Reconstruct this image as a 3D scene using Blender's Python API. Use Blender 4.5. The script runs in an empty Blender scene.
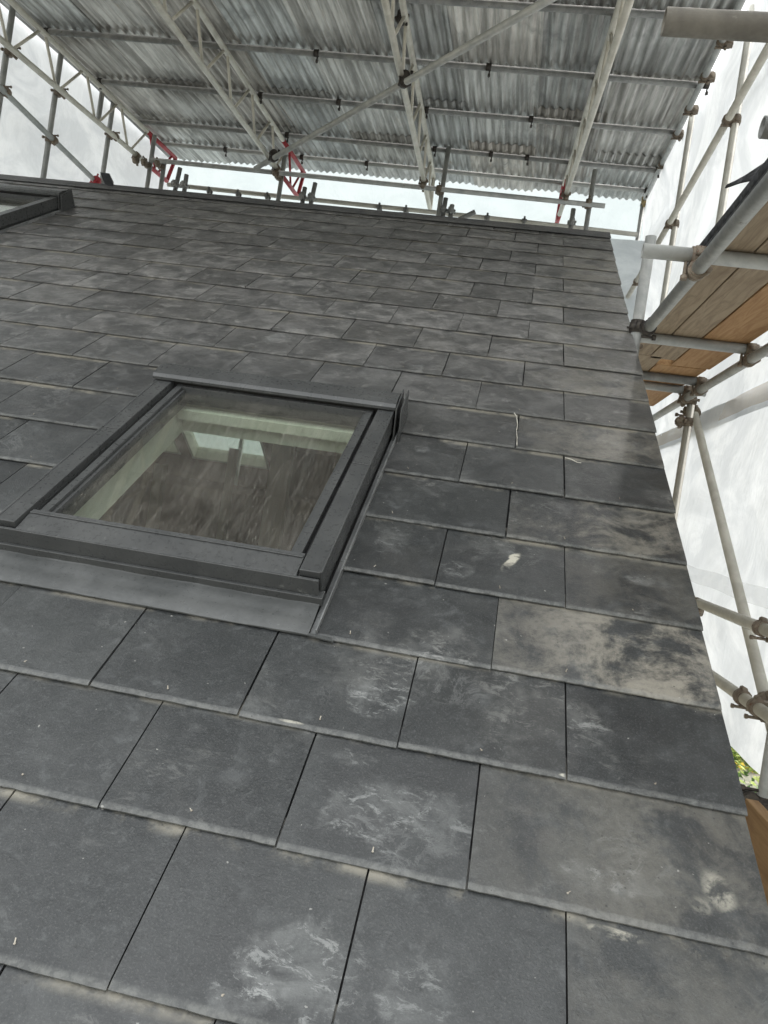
import bpy, bmesh, math, random
from mathutils import Vector, Matrix, noise
random.seed(7)
sc = bpy.context.scene
COL = sc.collection
A = math.radians(33.0); CA, SA = math.cos(A), math.sin(A)
def P(u, v, n=0.0):                      # roof-slope coordinates (metres) to world
    return Vector((u, v*CA - n*SA, v*SA + n*CA))
RY, RZ = 3.893, 2.552                      # ridge line
def Q(u, w, n=0.0):                      # rear slope: w measured down from the ridge
    return Vector((u, RY + w*CA + n*SA, RZ - w*SA + n*CA))

# ------------------------------------------------------------ helpers
class MB:
    def __init__(s): s.v = []; s.f = []; s.m = []; s.s = []
    def face(s, pts, m=0, sm=False):
        b = len(s.v); s.v += [Vector(p) for p in pts]
        s.f.append(tuple(range(b, b+len(pts)))); s.m.append(m); s.s.append(sm)
    def hexa(s, c, m=0):                 # c: 8 corners, bottom 0-3 then top 4-7 (ccw from above)
        b = len(s.v); s.v += [Vector(p) for p in c]
        for q in ((3,2,1,0),(4,5,6,7),(0,1,5,4),(1,2,6,5),(2,3,7,6),(3,0,4,7)):
            s.f.append(tuple(b+i for i in q)); s.m.append(m); s.s.append(False)
    def box(s, x0, x1, y0, y1, z0, z1, m=0, F=None):
        c = [(x0,y0,z0),(x1,y0,z0),(x1,y1,z0),(x0,y1,z0),(x0,y0,z1),(x1,y0,z1),(x1,y1,z1),(x0,y1,z1)]
        s.hexa([F(*p) if F else p for p in c], m)
    def tube(s, a, b, r=.02415, seg=14, wall=.0035, m=0, hollow=True, r2=None):
        a, b = Vector(a), Vector(b); d = (b-a).normalized(); r2 = r if r2 is None else r2
        t = Vector((0,0,1)) if abs(d.z) < .9 else Vector((1,0,0))
        e1 = d.cross(t).normalized(); e2 = d.cross(e1)
        base = len(s.v); cs = [(math.cos(2*math.pi*i/seg), math.sin(2*math.pi*i/seg)) for i in range(seg)]
        for p, rr in ((a, r), (b, r2)):
            for c, q in cs: s.v.append(p + (e1*c + e2*q)*rr)
        for i in range(seg):
            j = (i+1) % seg
            s.f.append((base+i, base+j, base+seg+j, base+seg+i)); s.m.append(m); s.s.append(True)
        if hollow:
            for p, dd, k in ((a, d, 0), (b, -d, seg)):
                bb = len(s.v)
                for c, q in cs: s.v.append(p + (e1*c + e2*q)*(r-wall))
                for c, q in cs: s.v.append(p + dd*.10 + (e1*c + e2*q)*(r-wall))
                for i in range(seg):
                    j = (i+1) % seg
                    s.f.append((base+k+i, base+k+j, bb+j, bb+i)); s.m.append(m); s.s.append(False)
                    s.f.append((bb+i, bb+j, bb+seg+j, bb+seg+i)); s.m.append(m); s.s.append(True)
                s.f.append(tuple(bb+seg+i for i in range(seg))); s.m.append(m); s.s.append(False)
        else:
            s.f.append(tuple(base+i for i in reversed(range(seg)))); s.m.append(m); s.s.append(False)
            s.f.append(tuple(base+seg+i for i in range(seg))); s.m.append(m); s.s.append(False)
    def build(s, name, mats, parent=None, bevel=0, fix=True):
        me = bpy.data.meshes.new(name)
        me.from_pydata([tuple(v) for v in s.v], [], s.f)
        me.polygons.foreach_set('material_index', s.m); me.polygons.foreach_set('use_smooth', s.s)
        for mt in (mats if isinstance(mats, (list, tuple)) else [mats]): me.materials.append(mt)
        if fix:
            bm = bmesh.new(); bm.from_mesh(me); bmesh.ops.recalc_face_normals(bm, faces=bm.faces); bm.to_mesh(me); bm.free()
        me.update()
        o = bpy.data.objects.new(name, me); COL.objects.link(o)
        if parent:
            o.parent = parent; o.location = -parent.location
        if bevel:
            b = o.modifiers.new('bevel', 'BEVEL'); b.width = bevel; b.segments = 2; b.limit_method = 'ANGLE'; b.angle_limit = math.radians(40)
        return o
def tag(o, label=None, cat=None, group=None, kind=None):
    if label: o['label'] = label
    if cat: o['category'] = cat
    if group: o['group'] = group
    if kind: o['kind'] = kind
    return o
def empty(name, loc, label, cat, group=None):
    o = bpy.data.objects.new(name, None); o.empty_display_size = .1; COL.objects.link(o); o.location = loc
    return tag(o, label, cat, group)
def sub(mb, name, mats, parent, bevel=0, fix=True, label=None):   # parent may be a mesh part (whose location is already offset)
    o = mb.build(name, mats, None, bevel, fix); o.parent = parent
    w = Vector((0,0,0)); p = parent
    while p: w += p.location; p = p.parent
    o.location = -w
    if label: o['label'] = label
    return o

# ------------------------------------------------------------ materials
class NT:
    def __init__(s, name):
        s.mat = bpy.data.materials.new(name); s.mat.use_nodes = True
        s.t = s.mat.node_tree; s.t.nodes.clear()
        s.out = s.n('ShaderNodeOutputMaterial')
    def n(s, typ, **kw):
        o = s.t.nodes.new(typ)
        for k, v in kw.items(): setattr(o, k, v)
        return o
    def l(s, a, b): s.t.links.new(a, b)
    def val(s, x, sock):
        if hasattr(x, 'is_output') or isinstance(x, bpy.types.NodeSocket): s.l(x, sock)
        else: sock.default_value = x
    def math(s, op, a, b=0.0, c=None, clamp=False):
        o = s.n('ShaderNodeMath', operation=op, use_clamp=clamp); s.val(a, o.inputs[0]); s.val(b, o.inputs[1])
        if c is not None: s.val(c, o.inputs[2])
        return o.outputs[0]
    def noise(s, vec, scale, detail=4, rough=.55, dist=0.0, mapping=None):
        if mapping: vec = s.map(vec, mapping)
        o = s.n('ShaderNodeTexNoise'); s.l(vec, o.inputs['Vector'])
        o.inputs['Scale'].default_value = scale; o.inputs['Detail'].default_value = detail
        o.inputs['Roughness'].default_value = rough; o.inputs['Distortion'].default_value = dist
        return o.outputs['Fac']
    def map(s, vec, sc_=(1,1,1), loc=(0,0,0), rot=(0,0,0)):
        o = s.n('ShaderNodeMapping'); s.l(vec, o.inputs['Vector'])
        o.inputs['Scale'].default_value = sc_; o.inputs['Location'].default_value = loc; o.inputs['Rotation'].default_value = rot
        return o.outputs[0]
    def ramp(s, x, a, b, lo=0.0, hi=1.0):
        o = s.n('ShaderNodeMapRange', interpolation_type='SMOOTHSTEP'); s.l(x, o.inputs['Value'])
        o.inputs['From Min'].default_value = a; o.inputs['From Max'].default_value = b
        o.inputs['To Min'].default_value = lo; o.inputs['To Max'].default_value = hi
        return o.outputs[0]
    def mix(s, f, a, b):
        o = s.n('ShaderNodeMix', data_type='RGBA'); s.val(f, o.inputs[0])
        for x, i in ((a, 6), (b, 7)):
            if isinstance(x, tuple): o.inputs[i].default_value = (*x[:3], 1)
            else: s.l(x, o.inputs[i])
        return o.outputs[2]
    def bsdf(s, col, rough=.5, metal=0.0, spec=.5, bump=None, bstr=.3, bdist=.002):
        b = s.n('ShaderNodeBsdfPrincipled')
        if isinstance(col, tuple): b.inputs['Base Color'].default_value = (*col[:3], 1)
        else: s.l(col, b.inputs['Base Color'])
        s.val(rough, b.inputs['Roughness']); s.val(metal, b.inputs['Metallic']); b.inputs['Specular IOR Level'].default_value = spec
        if bump is not None:
            k = s.n('ShaderNodeBump'); k.inputs['Strength'].default_value = bstr; k.inputs['Distance'].default_value = bdist
            s.l(bump, k.inputs['Height']); s.l(k.outputs[0], b.inputs['Normal'])
        s.l(b.outputs[0], s.out.inputs[0]); return b
    def obj(s): return s.n('ShaderNodeTexCoord').outputs['Object']
    def attr(s, name):
        return s.n('ShaderNodeAttribute', attribute_name=name)

def worn(name, c1, c2, rough=.5, metal=0.0, scale=6, c3=None, c3amt=.62, spec=.5, bump=.15, stretch=(1,1,1), fine=90):
    m = NT(name); o = m.obj()
    f = m.ramp(m.noise(o, scale, 5, .6, .4, mapping=stretch), .35, .68)
    col = m.mix(f, c1, c2)
    if c3:
        g = m.ramp(m.noise(o, scale*3.1, 6, .7, mapping=stretch), c3amt, c3amt+.10)
        col = m.mix(g, col, c3)
    h = m.noise(o, fine, 4, .6)
    m.bsdf(col, m.ramp(h, .3, .7, max(.02, rough-.1), min(1, rough+.12)), metal, spec, h, bump, .002)
    return m.mat

GALV = worn('galvanised_tube', (.36,.37,.36), (.50,.505,.48), .5, .25, 9, (.20,.18,.15), .64)
GALVD = worn('dull_tube', (.22,.225,.22), (.34,.34,.325), .6, .25, 12, (.12,.10,.08), .60)
BROWNT = worn('weathered_tube', (.11,.10,.085), (.20,.185,.155), .6, .3, 7, (.36,.34,.30), .60)
CREAMT = worn('creamy_tube', (.48,.465,.41), (.60,.585,.52), .55, .1, 8, (.25,.20,.14), .66)
CREAM = worn('lattice_aluminium', (.56,.53,.45), (.68,.65,.57), .5, .1, 10, (.33,.27,.19), .66)
RED = worn('red_painted_steel', (.30,.02,.028), (.42,.04,.05), .5, 0, 14, (.45,.25,.2), .66)
RUST = worn('rusty_coupler', (.16,.13,.10), (.26,.22,.17), .65, .3, 30, (.12,.05,.025), .55)
BLACKST = worn('dark_coupler', (.035,.03,.028), (.08,.07,.06), .6, .3, 40)
FRAMEM = worn('anthracite_cladding', (.046,.048,.048), (.064,.066,.065), .34, .0, 7, (.115,.118,.113), .63, .5, .06)
FRAMED = worn('black_gasket_and_gap_shade', (.012,.012,.013), (.02,.02,.02), .6, 0, 10)
FLASH = worn('flashing_highlight_metal', (.16,.165,.165), (.26,.265,.26), .35, .3, 9)  # lighter metal: the bright edge highlight is put into the colour
LEAD = worn('grey_apron_metal', (.050,.053,.052), (.082,.085,.083), .36, .1, 7, (.19,.195,.19), .66, .5, .06, (1,1,1))
RIDGEM = worn('dark_ridge', (.075,.076,.077), (.115,.113,.11), .55, 0, 6, (.14,.13,.12), .66)
REVEAL = worn('pale_reveal_board', (.60,.63,.52), (.70,.72,.62), .7, 0, 4)
LOFT = worn('brown_loft_lining', (.27,.15,.11), (.37,.235,.17), .85, 0, 5, (.28,.22,.16), .60, .3)
STUD = worn('pale_stud_timber', (.80,.70,.50), (.86,.78,.60), .75, 0, 3, None, .6, .3, .1, (6,6,.6))
RENDER = worn('house_render', (.45,.42,.37), (.55,.52,.46), .9, 0, 3)
BLACKP = worn('black_membrane', (.014,.015,.017), (.03,.031,.034), .6, 0, 20)
TWINE = worn('pale_twine', (.5,.48,.42), (.6,.58,.5), .8)

def timber(name, a, b, c, axis='y'):
    m = NT(name); o = m.obj()
    st = (9, .9, 9) if axis == 'y' else (.9, 9, 9)
    g = m.noise(o, 4, 7, .65, 1.2, mapping=st)
    f = m.ramp(g, .32, .66); col = m.mix(f, a, b)
    k = m.ramp(m.noise(o, 3.3, 3, .5, .3), .56, .70); col = m.mix(k, col, c)
    kn = m.n('ShaderNodeTexVoronoi'); m.l(m.map(o, (5,1.6,5)), kn.inputs['Vector']); kn.inputs['Scale'].default_value = 1.6
    col = m.mix(m.ramp(kn.outputs['Distance'], .03, .10, .75, 0), col, tuple(x*.35 for x in c))
    m.bsdf(col, .75, 0, .3, g, .4, .003); return m.mat
BOARDG = timber('weathered_board', (.23,.175,.12), (.35,.28,.20), (.17,.125,.085))
BOARDO = timber('orange_board', (.30,.165,.075), (.42,.26,.13), (.22,.12,.055))
TOE = timber('brown_toe_timber', (.22,.13,.06), (.30,.19,.095), (.18,.10,.05))

def corrugated():
    m = NT('corrugated_steel'); o = m.obj(); a = m.attr('tint')
    streak = m.noise(o, 5, 5, .6, .1, mapping=(5,.22,1))
    blot = m.noise(o, 2.2, 5, .6, .8, mapping=(1.4,.8,1))
    spang = m.noise(o, 24, 5, .7)
    base = m.mix(m.ramp(streak, .34, .66), (.29,.282,.264), (.70,.69,.66))
    base = m.mix(m.ramp(blot, .50, .72), base, (.30,.298,.285))
    base = m.mix(m.ramp(spang, .56, .78, 0, .25), base, (.64,.635,.62))
    base = m.mix(m.ramp(m.noise(o, 3.1, 5, .6, 1.0, mapping=(6,.5,1)), .64, .74, 0, .7), base, (.40,.32,.23))
    mul = m.n('ShaderNodeMix', data_type='RGBA', blend_type='MULTIPLY'); mul.inputs[0].default_value = 1
    m.l(base, mul.inputs[6]); m.l(a.outputs['Color'], mul.inputs[7])
    m.bsdf(mul.outputs[2], m.ramp(spang, .3, .7, .34, .54), .55, .5, spang, .05, .001); return m.mat
CORR = corrugated()

def sheeting(name, a=(.66,.677,.685), b=(.53,.55,.565), tan=None, clear=0):
    m = NT(name); o = m.obj()
    f = m.ramp(m.noise(o, 1.5, 7, .68, 1.2, mapping=(1,.8,1.3)), .38, .62)
    col = m.mix(f, a, b)
    if tan: col = m.mix(m.ramp(m.noise(o, 3, 4, .6), .3, .55), col, tan)
    wr = m.noise(o, 3.2, 4, .5, .35, mapping=(1,1.5,.8))
    crease = m.noise(o, 34, 3, .5, .5, mapping=(1,1.6,.35))
    h = m.math('ADD', wr, m.math('MULTIPLY', crease, .10))
    k = m.n('ShaderNodeBump'); k.inputs['Strength'].default_value = .55; k.inputs['Distance'].default_value = .04; m.l(h, k.inputs['Height'])
    d = m.n('ShaderNodeBsdfDiffuse'); t = m.n('ShaderNodeBsdfTranslucent')
    for x in (d, t): m.l(col, x.inputs['Color']); m.l(k.outputs[0], x.inputs['Normal'])
    g = m.n('ShaderNodeBsdfGlossy'); g.inputs['Roughness'].default_value = .45; m.l(k.outputs[0], g.inputs['Normal'])
    m1 = m.n('ShaderNodeMixShader'); m1.inputs[0].default_value = .62; m.l(d.outputs[0], m1.inputs[1]); m.l(t.outputs[0], m1.inputs[2])
    m2 = m.n('ShaderNodeMixShader'); m2.inputs[0].default_value = .05; m.l(m1.outputs[0], m2.inputs[1]); m.l(g.outputs[0], m2.inputs[2])
    if clear:
        tp = m.n('ShaderNodeBsdfTransparent'); m3 = m.n('ShaderNodeMixShader'); m3.inputs[0].default_value = clear
        m.l(m2.outputs[0], m3.inputs[1]); m.l(tp.outputs[0], m3.inputs[2]); m2 = m3
    m.l(m2.outputs[0], m.out.inputs[0]); return m.mat
SHEET = sheeting('white_sheeting'); BAND = sheeting('tan_tape_band', (.80,.74,.66), (.70,.62,.52), (.72,.62,.50), .45)
SEAM = sheeting('clear_seam_tape', (.9,.9,.9), (.8,.82,.83), None, .62)

def glass():
    m = NT('dirty_glass'); a = m.attr('suv').outputs['Vector']
    tr = m.n('ShaderNodeBsdfTransparent'); tr.inputs[0].default_value = (.90,.93,.90,1)
    gl = m.n('ShaderNodeBsdfGlossy'); gl.inputs['Roughness'].default_value = .02
    ge = m.n('ShaderNodeNewGeometry'); dt = m.n('ShaderNodeVectorMath', operation='DOT_PRODUCT'); m.l(ge.outputs['Normal'], dt.inputs[0]); m.l(ge.outputs['Incoming'], dt.inputs[1])
    fr = m.math('ADD', .07, m.math('MULTIPLY', m.math('POWER', m.math('SUBTRACT', 1.0, m.math('ABSOLUTE', dt.outputs['Value'])), 5.0), .95))
    mx = m.n('ShaderNodeMixShader'); m.l(fr, mx.inputs[0]); m.l(tr.outputs[0], mx.inputs[1]); m.l(gl.outputs[0], mx.inputs[2])
    df = m.n('ShaderNodeBsdfDiffuse'); df.inputs[0].default_value = (.50,.46,.41,1)
    streak = m.ramp(m.noise(a, 3, 6, .7, .1, mapping=(55,1.3,1)), .48, .80, 0, .11)
    drops = m.ramp(m.noise(a, 210, 2, .5), .62, .70, 0, .30)
    film = m.ramp(m.noise(a, 5, 5, .6, .8), .3, .8, .015, .07)
    tot = m.math('ADD', m.math('MAXIMUM', streak, drops), film, clamp=True)
    m2 = m.n('ShaderNodeMixShader'); m.l(tot, m2.inputs[0]); m.l(mx.outputs[0], m2.inputs[1]); m.l(df.outputs[0], m2.inputs[2])
    m.l(m2.outputs[0], m.out.inputs[0]); return m.mat
GLASS = glass()

def slate_material():
    m = NT('riven_grey_slate')
    at = m.attr('suv'); uvw = at.outputs['Vector']            # x=u, y=v on the slope, z=distance up from the slate's tail
    rnd = m.attr('rnd'); sep = m.n('ShaderNodeSeparateColor'); m.l(rnd.outputs['Color'], sep.inputs[0])
    r1, dust, r3 = sep.outputs[0], sep.outputs[1], sep.outputs[2]
    s3 = m.n('ShaderNodeSeparateXYZ'); m.l(uvw, s3.inputs[0]); U, V, T = s3.outputs
    off = m.n('ShaderNodeCombineXYZ'); m.l(U, off.inputs[0]); m.l(V, off.inputs[1]); m.l(m.math('MULTIPLY', r1, 37.0), off.inputs[2])
    pv = off.outputs[0]                                        # pattern breaks from slate to slate
    flat = m.n('ShaderNodeCombineXYZ'); m.l(U, flat.inputs[0]); m.l(V, flat.inputs[1]); fv = flat.outputs[0]
    base = m.mix(r3, (.0215,.0236,.0242), (.044,.0468,.0470))
    warm = m.ramp(V, .8, 2.8)                                 # paler, slightly browner tone towards the upper courses
    n1 = m.noise(pv, 7.5, 8, .68, .6)
    base = m.mix(m.math('MULTIPLY', m.ramp(n1, .38, .70), m.math('ADD', .20, m.math('MULTIPLY', warm, .64))), base, m.mix(warm, (.100,.103,.101), (.290,.280,.268)))
    n2 = m.noise(pv, 17, 7, .68, .5)
    base = m.mix(m.ramp(n2, .54, .72, 0, .34), base, (.125,.132,.132))
    n3 = m.noise(pv, 55, 6, .72, .3)
    base = m.mix(m.ramp(n3, .52, .74, 0, .30), base, (.125,.132,.131))
    base = m.mix(m.ramp(m.noise(pv, 38, 6, .7, .3), .52, .70, 0, .45), base, (.018,.019,.020))
    n2b = m.noise(pv, 3.2, 4, .55, .4)
    base = m.mix(m.ramp(n2b, .48, .64, 0, .50), base, (.022,.023,.024))
    base = m.mix(m.math('MULTIPLY', warm, .22), base, (.215,.207,.197))
    base = m.mix(m.math('MULTIPLY', m.math('MULTIPLY', warm, m.ramp(r3, .45, .95)), .55), base, (.050,.049,.047))
    base = m.mix(m.math('MULTIPLY', warm, m.ramp(m.noise(pv, 14, 8, .74, .8), .52, .66, 0, .45)), base, (.38,.37,.35))
    # scuffs: swirling lighter rub marks in patches
    sw = m.noise(fv, 11, 9, .75, 1.0)
    ridge = m.math('ABSOLUTE', m.math('SUBTRACT', sw, .5))
    lines = m.ramp(ridge, 0.0, .045, 1, 0)
    patch = m.ramp(m.noise(fv, 4.3, 3, .5), .56, .68)
    rub = m.math('MAXIMUM', m.ramp(m.noise(m.map(fv,(1,1.9,1),rot=(0,0,.6)), 24, 10, .8, .7), .50, .60), m.math('MULTIPLY', m.ramp(m.noise(fv, 12, 7, .66, .5), .38, .66), .50))
    side = m.ramp(U, -1.25, -.55)
    patch2 = m.ramp(m.noise(pv, 3.6, 5, .62, .4), .50, .66)
    base = m.mix(m.math('MULTIPLY', m.math('MULTIPLY', lines, patch), .22), base, (.25,.255,.25))
    film = m.math('MULTIPLY', m.math('MULTIPLY', rub, patch2), m.math('ADD', .10, m.math('MULTIPLY', side, .38)))
    base = m.mix(film, base, (.25,.25,.235))
    def ell(cx, cy, rx, ry, rot=0, soft=.55):
        mp = m.n('ShaderNodeMapping', vector_type='TEXTURE'); m.l(fv, mp.inputs['Vector'])
        mp.inputs['Location'].default_value = (cx, cy, 0); mp.inputs['Rotation'].default_value = (0,0,math.radians(rot)); mp.inputs['Scale'].default_value = (rx, ry, 1)
        ln = m.n('ShaderNodeVectorMath', operation='LENGTH'); m.l(mp.outputs[0], ln.inputs[0])
        d = m.math('ADD', ln.outputs['Value'], m.math('MULTIPLY', m.math('SUBTRACT', n2, .5), 1.7))
        return m.ramp(d, soft, 1.0, 1, 0), mp.outputs[0]
    for cx, cy, rx, ry, rot, amt in ((-.655,.335,.075,.055,10,.9), (-.610,.095,.115,.075,5,.8), (-.50,.10,.07,.07,0,.55), (-.675,.19,.05,.02,0,.5),
            (-.655,-.165,.105,.080,0,.8), (-.72,-.21,.06,.03,20,.7), (-.50,-.16,.06,.06,0,.55), (-.58,.46,.06,.03,20,.5), (-.235,.06,.10,.03,0,.6),
            (-.85,1.99,.05,.05,0,.6), (-1.45,2.11,.07,.06,60,1.0), (-.56,.775,.05,.04,0,.5), (-.73,.855,.05,.07,0,.5), (-.88,.24,.05,.03,0,.35), (-.255,.36,.05,.02,-10,.45),
            (-.73,1.36,.03,.03,0,.5), (-.12,.86,.05,.03,0,.6), (-.33,2.0,.05,.03,0,.6)):
        e, _ = ell(cx, cy, rx, ry, rot)
        base = m.mix(m.math('MULTIPLY', m.math('MULTIPLY', e, rub), amt*.72), base, (.28,.288,.28))
    # dark hand-shaped smears
    for cx, cy, rx, ry, rot in ((-.335,.115,.034,.024,0), (-.375,.165,.045,.012,-35), (-.245,.075,.010,.03,10), (-.215,.072,.010,.034,12), (-.175,.08,.009,.035,4), (-.33,.20,.014,.011,0), (-.455,.195,.03,.02,-20), (-.62,.075,.07,.025,0), (-.37,.785,.03,.05,0), (-1.07,.29,.03,.012,0)):
        e, _ = ell(cx, cy, rx, ry, rot, .35)
        base = m.mix(m.math('MULTIPLY', e, .55), base, (.040,.041,.042))
    # mortar-coloured dust: cream splashes and whole dusty slates
    for cx, cy, rx, ry, rot, amt in ((-.070,.080,.030,.045,20,.6), (-.232,-.018,.05,.010,-3,.9), (-.085,-.025,.05,.012,-8,.7), (-.430,.846,.014,.055,-24,1.3),(-.424,.868,.016,.022,-24,1.3), (-.303,.237,.014,.004,0,1), (-.10,.05,.02,.02,0,.35), (-.80,.238,.03,.004,0,.8)):
        e, _ = ell(cx, cy, rx, ry, rot, .6)
        base = m.mix(m.math('MULTIPLY', m.math('MULTIPLY', e, m.ramp(n2, .42, .60)), amt), base, (.42,.40,.33))
    dn = m.math('MULTIPLY', m.ramp(m.noise(pv, 6.5, 8, .72, .4), .40, .58), m.ramp(n3, .28, .55, .45, 1))
    base = m.mix(m.math('MULTIPLY', m.math('MULTIPLY', m.math('MULTIPLY', dn, dust), m.ramp(U, -.46, -.14, .30, 1)), .80), base, (.285,.265,.220))
    # dust line where water dries just below each tail above, and along the tails
    tail = m.ramp(T, .004, .0135, 1, 0)
    base = m.mix(m.math('MULTIPLY', m.math('MULTIPLY', tail, m.math('ADD', .12, m.math('MULTIPLY', m.ramp(n3, .38, .62), .34))), m.math('SUBTRACT', 1.0, m.math('MULTIPLY', warm, .85))), base, (.185,.187,.172))
    headl = m.math('MULTIPLY', m.ramp(T, .222, .243), m.ramp(m.noise(fv, 4.0, 6, .68), .46, .60))
    base = m.mix(m.math('MULTIPLY', headl, .7), base, (.27,.25,.20))
    # pits and specks
    vo = m.n('ShaderNodeTexVoronoi'); m.l(fv, vo.inputs['Vector']); vo.inputs['Scale'].default_value = 95
    sz = m.n('ShaderNodeSeparateColor'); m.l(vo.outputs['Color'], sz.inputs[0])
    rad = m.math('MULTIPLY', m.ramp(sz.outputs[0], .62, 1.0), .20)
    pit = m.math('LESS_THAN', vo.outputs['Distance'], rad)
    base = m.mix(m.math('MULTIPLY', pit, .55), base, (.022,.022,.022))
    vo2 = m.n('ShaderNodeTexVoronoi'); dv_ = m.n('ShaderNodeTexNoise'); m.l(fv, dv_.inputs['Vector']); dv_.inputs['Scale'].default_value = 160; va_ = m.n('ShaderNodeVectorMath', operation='MULTIPLY_ADD'); m.l(dv_.outputs['Color'], va_.inputs[0]); va_.inputs[1].default_value = (.009,.009,0); m.l(m.map(fv, (1,1,1), (3.3,7.1,0)), va_.inputs[2]); m.l(va_.outputs[0], vo2.inputs['Vector']); vo2.inputs['Scale'].default_value = 48
    sz2 = m.n('ShaderNodeSeparateColor'); m.l(vo2.outputs['Color'], sz2.inputs[0])
    spk = m.math('LESS_THAN', vo2.outputs['Distance'], m.math('MULTIPLY', m.ramp(sz2.outputs[1], .62, 1.0), .085))
    base = m.mix(m.math('MULTIPLY', spk, .6), base, (.34,.335,.31))
    fine = m.noise(fv, 260, 4, .65)
    base = m.mix(m.ramp(fine, .50, .72, 0, .34), base, (.14,.143,.138))
    h = m.math('ADD', m.math('MULTIPLY', m.noise(pv, 28, 7, .66, .3), 1.0), m.math('MULTIPLY', fine, .35))
    h = m.math('SUBTRACT', h, m.math('MULTIPLY', pit, .3))
    ro = m.ramp(n2, .3, .75, .30, .52)
    m.bsdf(base, ro, 0, .5, h, .55, .0030)
    return m.mat
SLATE = slate_material()
RIVET = worn('copper_rivet', (.22,.19,.15), (.42,.39,.33), .45, .5, 60)

# ------------------------------------------------------------ house
house = empty('house', (-2.4, 3.9, -2.9), 'grey slated pitched roof with tilted roof windows filling the middle and foreground', 'house')
BV = {-4:-.97,-3:-.73,-2:-.49,-1:-.25,0:-.0036,1:.230,2:.4677,3:.7038,4:.9468,5:1.189,6:1.4415,7:1.692,8:1.940,9:2.192,10:2.4465,11:2.700,12:2.956,13:3.211,14:3.458,15:3.702,16:3.948,17:4.1925,18:4.437,19:4.64}
XL = -4.74
W1 = dict(L=-1.622, R=-.838, B=.577, T=1.52)
DU, DV = -2.59, 2.385
holes = [(-1.640, -.818, .470, 1.590), (-1.640+DU, -.818+DU, .470+DV, 1.590+DV)]
def clip_poly(rect, hs):
    out = [rect]
    for h in hs:
        nxt = []
        for (a,b,c,d) in out:
            if b <= h[0] or a >= h[1] or d <= h[2] or c >= h[3]: nxt.append((a,b,c,d)); continue
            if a < h[0]: nxt.append((a,h[0],c,d))
            if b > h[1]: nxt.append((h[1],b,c,d))
            a2, b2 = max(a,h[0]), min(b,h[1])
            if d > h[3]+.012: nxt.append((a2,b2,h[3],d))
            if c < h[2]-.012: nxt.append((a2,b2,c,h[2]))
        out = nxt
    return [r for r in out if r[1]-r[0] > .012]
sl = MB(); suv = []; rn = []
def slate(u0, u1, v0, gauge, vtop_cut=None, v0_cut=None, attrs=(0,0,0)):
    """one slate (or the piece left of it): sloping slab with a dressed tail"""
    TH = .0056; sink = .0086/gauge
    j = (random.uniform(-.0007,.0012), random.uniform(-.0009,.0009), random.uniform(-.0009,.0009))
    full = v0 + gauge + .055
    vt = full if vtop_cut is None else min(full, vtop_cut); vb = v0 if v0_cut is None else v0_cut
    def topn(u, v): return .0140 + j[0] + (j[1] if u == u0 else j[2])*max(0, 1-(v-v0)/gauge) - sink*(v-v0)
    tailcut = (v0_cut is None or v0_cut <= v0)
    ch = .0105
    wob = lambda: random.uniform(-.0007,.0007)
    a = len(sl.v)
    if tailcut:
        N = max(4, int((u1-u0)/.02)); 
        low = []; mid = []
        for i in range(N+1):
            u = u0+(u1-u0)*i/N; k = random.uniform(-.0008,.0008)
            tb = topn(u0,vb)*(1-i/N)+topn(u1,vb)*i/N
            low.append((u, vb+k*.8, tb-TH)); mid.append(((u, vb+k, tb-.0026+random.uniform(-.0006,.0006)), (u, vb+ch+k*2.0, tb-sink*ch)))
        up = [(u0, vt, topn(u0,vt)), (u1, vt, topn(u1,vt))]
        def q(pts, m=0):
            sl.face([P(*p) for p in pts], m); suv.extend([(p[0],p[1],p[1]-v0) for p in pts]); rn.extend([attrs]*len(pts))
        for i in range(N):
            q([low[i], low[i+1], mid[i+1][0], mid[i][0]])
            q([mid[i][0], mid[i+1][0], mid[i+1][1], mid[i][1]])
        q([mid[k][1] for k in range(N+1)] + [up[1], up[0]])
        for s_, uu in ((0,u0),(-1,u1)):
            t = up[0] if s_ == 0 else up[1]
            q([low[s_], mid[s_][0], mid[s_][1], t, (t[0],t[1],t[2]-TH)])
    else:
        def q(pts, m=0):
            sl.face([P(*p) for p in pts], m); suv.extend([(p[0],p[1],p[1]-v0) for p in pts]); rn.extend([attrs]*len(pts))
        c = [(u0,vb,topn(u0,vb)),(u1,vb,topn(u1,vb)),(u1,vt,topn(u1,vt)),(u0,vt,topn(u0,vt))]
        q(c)
        for i in range(4):
            k = (i+1)%4; q([c[i],c[k],(c[k][0],c[k][1],c[k][2]-TH),(c[i][0],c[i][1],c[i][2]-TH)])
DUST = {(2,0):1.0,(4,0):.60,(6,0):.55,(8,0):.55,(9,0):.25,(11,0):.2,(12,0):.35,(13,0):.3,(14,0):.55,(10,0):.4,(5,3):.35,(0,0):.32,(15,0):.6,(16,0):.4,(-1,0):.2,(3,0):.18,(7,0):.1}
DARK = {(3,0),(5,0),(7,0),(2,1),(1,1),(3,2)}
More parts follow.
